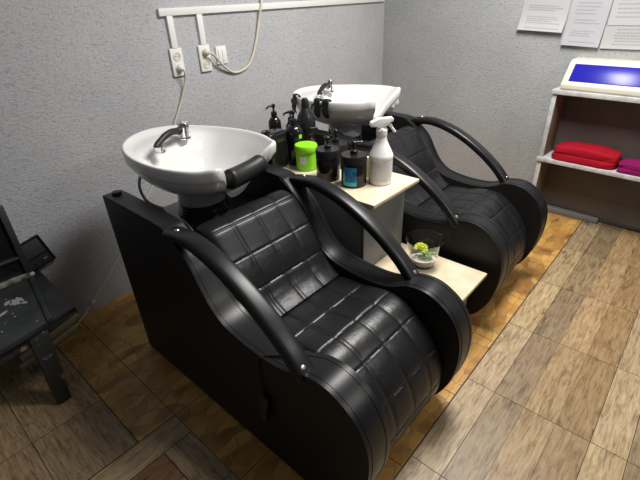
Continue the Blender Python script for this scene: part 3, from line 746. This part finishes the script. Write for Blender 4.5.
sheet('lower right white notice just above the sterilizer', .676, .36, 1.235, 1.372, 0, .02, M_paper, rl((.15, .3, .42, .54, .66, .8), .2, .95), .006)

# ---------------------------------------------------------------- wall shelf unit with towels and sterilizer
unit = thing('shelf_unit', 'worn white open shelf unit standing along the right wall', 'shelf', (3.42, .848, 0), math.radians(-4))
# local: +x to the wall, -y to the right along the unit
def ub(n, d, m, bev=.002): return boxo(n, d, m, unit, bev)
W_ = 1.1
ub('shelf_board', (-.02, .26, -W_, .012, .955, .985), M_shelf, .004)
ub('shelf_board', (-.02, .26, -W_, .014, .465, .495), M_shelf, .004)
sd = lab(ub('side_panel', (0, .24, -.020, 0, 0, .465), M_shelfedge), 'side board with white front edge'); ub('edge_strip', (-.006, 0, -.026, .004, 0, .465), M_shelf, .001).parent = sd
sd = lab(ub('side_panel', (0, .24, -.020, 0, .495, .955), M_shelfedge), 'side board with white front edge'); ub('edge_strip', (-.006, 0, -.026, .004, .495, .955), M_shelf, .001).parent = sd
ub('side_panel', (0, .24, -W_, -W_+.02, .495, .955), M_shelfedge); ub('side_panel', (0, .24, -W_, -W_+.02, 0, .465), M_shelfedge)
lab(ub('back_panel', (.205, .213, -W_+.02, -.020, .495, .955), M_shelfback), 'dark brown back panel')
lab(ub('back_panel', (.205, .213, -W_+.02, -.020, .05, .465), M_shelfback), 'dark brown back panel')
def on_unit(x, y, z): return unit.matrix_basis @ Vector((x, y, z))
def folded_towel(label, material, x0, x1, y0, y1, h, layers, seedv):
    rnd = random.Random(seedv)
    o = None; c = on_unit((x0+x1)/2, (y0+y1)/2, .495)
    bm = bmesh.new(); n = 44
    sx, sy = (x1-x0)/2, (y1-y0)/2
    prof = []
    lh = h/layers
    for k in range(layers):
        for q in range(7):
            a = -PI/2+PI*q/6
            prof.append((.962+.038*math.cos(a)-.016*k, k*lh+lh/2+lh/2*math.sin(a)*.98))
    rings = []
    ph = rnd.uniform(0, 6)
    for (s, z) in prof:
        r = []
        for k in range(n):
            a = 2*PI*k/n; ca, sa = math.cos(a), math.sin(a); e = .32
            px = sx*s*math.copysign(abs(ca)**e, ca); py = sy*s*math.copysign(abs(sa)**e, sa)
            sag = 1-.22*(py/sy if py < 0 else py/sy*.9)**2*(z/h)-.06*math.sin(px*40+ph)*(z/h)
            r.append(bm.verts.new((px+.004*math.sin(z*90+py*30), py+.004*math.sin(z*70+px*20+ph), z*sag)))
        rings.append(r)
    for k in range(1, 9):       # rounded top
        s = .9*(1-k/9)
        r = []
        for j in range(n):
            a = 2*PI*j/n; ca, sa = math.cos(a), math.sin(a); e = .32+.5*k/9
            px = sx*s*math.copysign(abs(ca)**e, ca); py = sy*s*math.copysign(abs(sa)**e, sa)
            sag = 1-.22*(py/sy if py < 0 else py/sy*.9)**2-.06*math.sin(px*40+ph)
            r.append(bm.verts.new((px, py, (h+.008*math.sin(k/9*PI/2)+.002*math.sin(py*60))*sag)))
        rings.append(r)
    for a, b in zip(rings, rings[1:]):
        for k in range(n): bm.faces.new((a[k], a[(k+1) % n], b[(k+1) % n], b[k]))
    bm.faces.new(rings[0][::-1]); bm.faces.new(rings[-1])
    o = finish('folded_towel', bm, material, angle=70); o.location = c; o.rotation_euler = (0, 0, math.radians(-4))
    return tag(o, label, 'towel', 'folded towels on the shelf')
folded_towel('bright red folded towel on lower shelf of white unit', M_red, -.012, .19, -.495, -.075, .105, 2, 3)
folded_towel('magenta folded towel right of the red towel on lower shelf', M_mag, -.01, .17, -.82, -.505, .07, 2, 5)
# sterilizer
st = thing('sterilizer', 'ivory sterilizer cabinet with blue see-through door on top of shelf unit', 'sterilizer', on_unit(0, 0, .985), math.radians(-4))
pr = [(.00, .008), (.00, .036), (.010, .052), (.095, .168), (.120, .184), (.235, .188), (.235, .008)]
bm = bmesh.new(); ya, yb = -.030, -.62
A = [bm.verts.new((p[0], ya, p[1])) for p in pr]; B = [bm.verts.new((p[0], yb, p[1])) for p in pr]
bm.faces.new(A); bm.faces.new(B[::-1])
for i in range(len(pr)): bm.faces.new((A[i], A[(i+1) % 7], B[(i+1) % 7], B[i]))
bmesh.ops.recalc_face_normals(bm, faces=bm.faces[:])
bmesh.ops.bevel(bm, geom=bm.edges[:], offset=.006, segments=3, affect='EDGES', profile=.5)
finish('housing', bm, M_sterile, st)
sl = Vector((.085, 0, .116)).normalized(); n_ = Vector((-sl.z, 0, sl.x))
q = Vector((.010, 0, .052)); fm = Matrix((sl, Vector((0, 1, 0)), n_)).transposed().to_4x4(); fm.translation = q
dr = lab(boxo('door', (.008, .134, -.52, -.070, -.004, .0045), M_blue, st, .003, mtx=fm), 'glossy blue see-through door')
boxo('base_foot', (.01, .22, -.55, -.04, 0, .009), M_cream, st, .002)
lathe('side_knob', [(.022, 0), (.024, .004), (.024, .014), (.018, .020), (0, .021)], M_cream, st, 24, Matrix.Translation((-.006, -.56, 0))).hide_render = False

# ---------------------------------------------------------------- bench, framed panel, tray and slats in the left corner
bench = thing('bench', 'low worn black wooden bench with white splashes, beneath the framed panel', 'bench', (0, 2.16, 0))
def bb(n, d, m, bev=.003, mtx=None): return boxo(n, (d[0], d[1], d[2]-2.16, d[3]-2.16, d[4], d[5]), m, bench, bev, mtx=mtx)
def board(name, pts, z0, z1, m):
    bm = bmesh.new(); lo = [bm.verts.new((p[0], p[1]-2.16, z0)) for p in pts]; hi = [bm.verts.new((p[0], p[1]-2.16, z1)) for p in pts]
    bm.faces.new(lo[::-1]); bm.faces.new(hi)
    n = len(pts)
    for i in range(n): bm.faces.new((lo[i], lo[(i+1) % n], hi[(i+1) % n], hi[i]))
    bmesh.ops.recalc_face_normals(bm, faces=bm.faces[:])
    bmesh.ops.bevel(bm, geom=bm.edges[:], offset=.003, segments=2, affect='EDGES', profile=.5)
    return finish(name, bm, m, bench)
board('top_board', [(-.5, 1.79), (.268, 1.918), (.345, 2.43), (-.5, 2.43)], .374, .40, M_bw)
board('top_board', [(.284, 1.916), (.392, 1.935), (.398, 2.43), (.362, 2.43)], .374, .398, M_bw)
board('top_strip', [(.264, 1.915), (.287, 1.918), (.355, 2.365), (.330, 2.365)], .385, .409, M_bw)
board('apron', [(-.45, 1.83), (.19, 1.925), (.188, 1.945), (-.45, 1.85)], .315, .374, M_bwedge)
def leg(x0, y0, x1, y1, w_=.037, d_=.024):
    bm = bmesh.new()
    V = [bm.verts.new((x0+a*w_*.8, y0-2.16+b*d_*.8, 0)) for a, b in ((-1, -1), (1, -1), (1, 1), (-1, 1))]+[bm.verts.new((x1+a*w_*1.1, y1-2.16+b*d_, .374)) for a, b in ((-1, -1), (1, -1), (1, 1), (-1, 1))]
    bm.faces.new(V[:4][::-1]); bm.faces.new(V[4:])
    for i in range(4): bm.faces.new((V[i], V[(i+1) % 4], V[4+(i+1) % 4], V[4+i]))
    bmesh.ops.bevel(bm, geom=bm.edges[:], offset=.003, segments=2, affect='EDGES', profile=.5)
    finish('leg', bm, M_bwedge, bench)
leg(.188, 1.868, .215, 1.945); leg(.20, 2.40, .21, 2.36); leg(-.4, 1.8, -.4, 1.87); leg(-.4, 2.40, -.4, 2.36)
# paint splashes on the bench top
bm = bmesh.new()
def blot(cx, cy, r, n=14, el=1.0, rot=0.):
    vs_ = []
    for k in range(n):
        a = 2*PI*k/n; rr = r*random.uniform(.55, 1.2); px, py = rr*math.cos(a)*el, rr*math.sin(a)
        vs_.append(bm.verts.new((cx+px*math.cos(rot)-py*math.sin(rot), cy-2.16+px*math.sin(rot)+py*math.cos(rot), .4008)))
    bm.faces.new(vs_)
blot(.225, 2.20, .030, 18, 1.3, 1.0); blot(.245, 2.165, .012, 12, 2.0, -1.2); blot(.19, 2.22, .014, 12, 1.6, .6); blot(.14, 2.14, .012, 10, 3, .5)
for k in range(34): blot(random.uniform(.03, .26), random.uniform(1.95, 2.30), random.uniform(.0015, .005), 7)
lab(finish('paint_splash', bm, M_splash, bench, smooth=False), 'white paint splashes')['kind'] = 'stuff'
# framed dark panel standing on the bench against the wall
fr = thing('framed_panel', 'dark framed panel with scuffed bottom rail, leaning on left wall above bench', 'panel', (0, 2.405, .401), 0)
boxo('frame_rail', (-.50, .362, -.030, .004, 0, .024), M_greybar, fr, .003)['label'] = 'scuffed grey bottom rail'
boxo('frame_stile', (.332, .362, -.024, .004, .024, .40), M_bw, fr, .003)
boxo('frame_rail', (-.50, .332, -.024, .004, .375, .40), M_bw, fr, .003)
boxo('frame_stile', (-.50, -.47, -.024, .004, .024, .375), M_bw, fr, .003)
boxo('pane', (-.47, .332, -.010, -.002, .024, .375), M_pane, fr, .001)
boxo('inner_ledge', (-.47, .332, -.026, -.010, .115, .128), M_bw, fr, .002)
lab(boxo('corner_tip', (.346, .366, -.034, -.020, .004, .022), M_white, fr, .004), 'worn white corner')
# black plastic tray leaning against the wall behind the panel
tr = thing('plastic_tray', 'shallow black plastic tray propped against wall right of framed panel', 'tray', (.385, 2.428, .402), 0)
tr.rotation_euler = (math.radians(-3), math.radians(-13), 0)
boxo('base', (-.06, .112, -.004, .002, 0, .165), M_tray, tr, .002)
for nm, d in (('rim', (-.06, .112, -.012, .002, 0, .006)), ('rim', (-.06, .112, -.012, .002, .159, .165)), ('rim', (.106, .112, -.012, .002, .006, .159)), ('divider', (-.06, .106, -.009, -.003, .062, .066))): boxo(nm, d, M_pump, tr, .001)
boxo('catch', (.06, .082, -.009, -.003, .026, .038), M_cabgrey, tr, .001); boxo('slot', (.012, .017, -.006, -.003, .015, .032), M_pump, tr, .0005)
# two cream slats on the floor under the bench
for i, (x0, y0, z0, rz, l) in enumerate(((.478, 2.372, .052, 20, 'upper cream slat with end hole poking from under bench'), (.466, 2.345, .012, 17, 'lower cream slat with end hole poking from under bench'))):
    t = thing('slat', l, 'slat', (x0, y0, z0), math.radians(rz), 'cream slats under the bench')
    bm = bmesh.new(); box(bm, -.36, 0, -.012, .012, -.010, .022, bev=.006, seg=3); finish('board', bm, M_ply, t)
    finish('end_hole', lathe_bm([(.005, 0), (.005, .0015), (0, .0015)], 12, Matrix.Translation((-.018, -.0121, .006)) @ Matrix.Rotation(PI/2, 4, 'X')), M_pump, t)
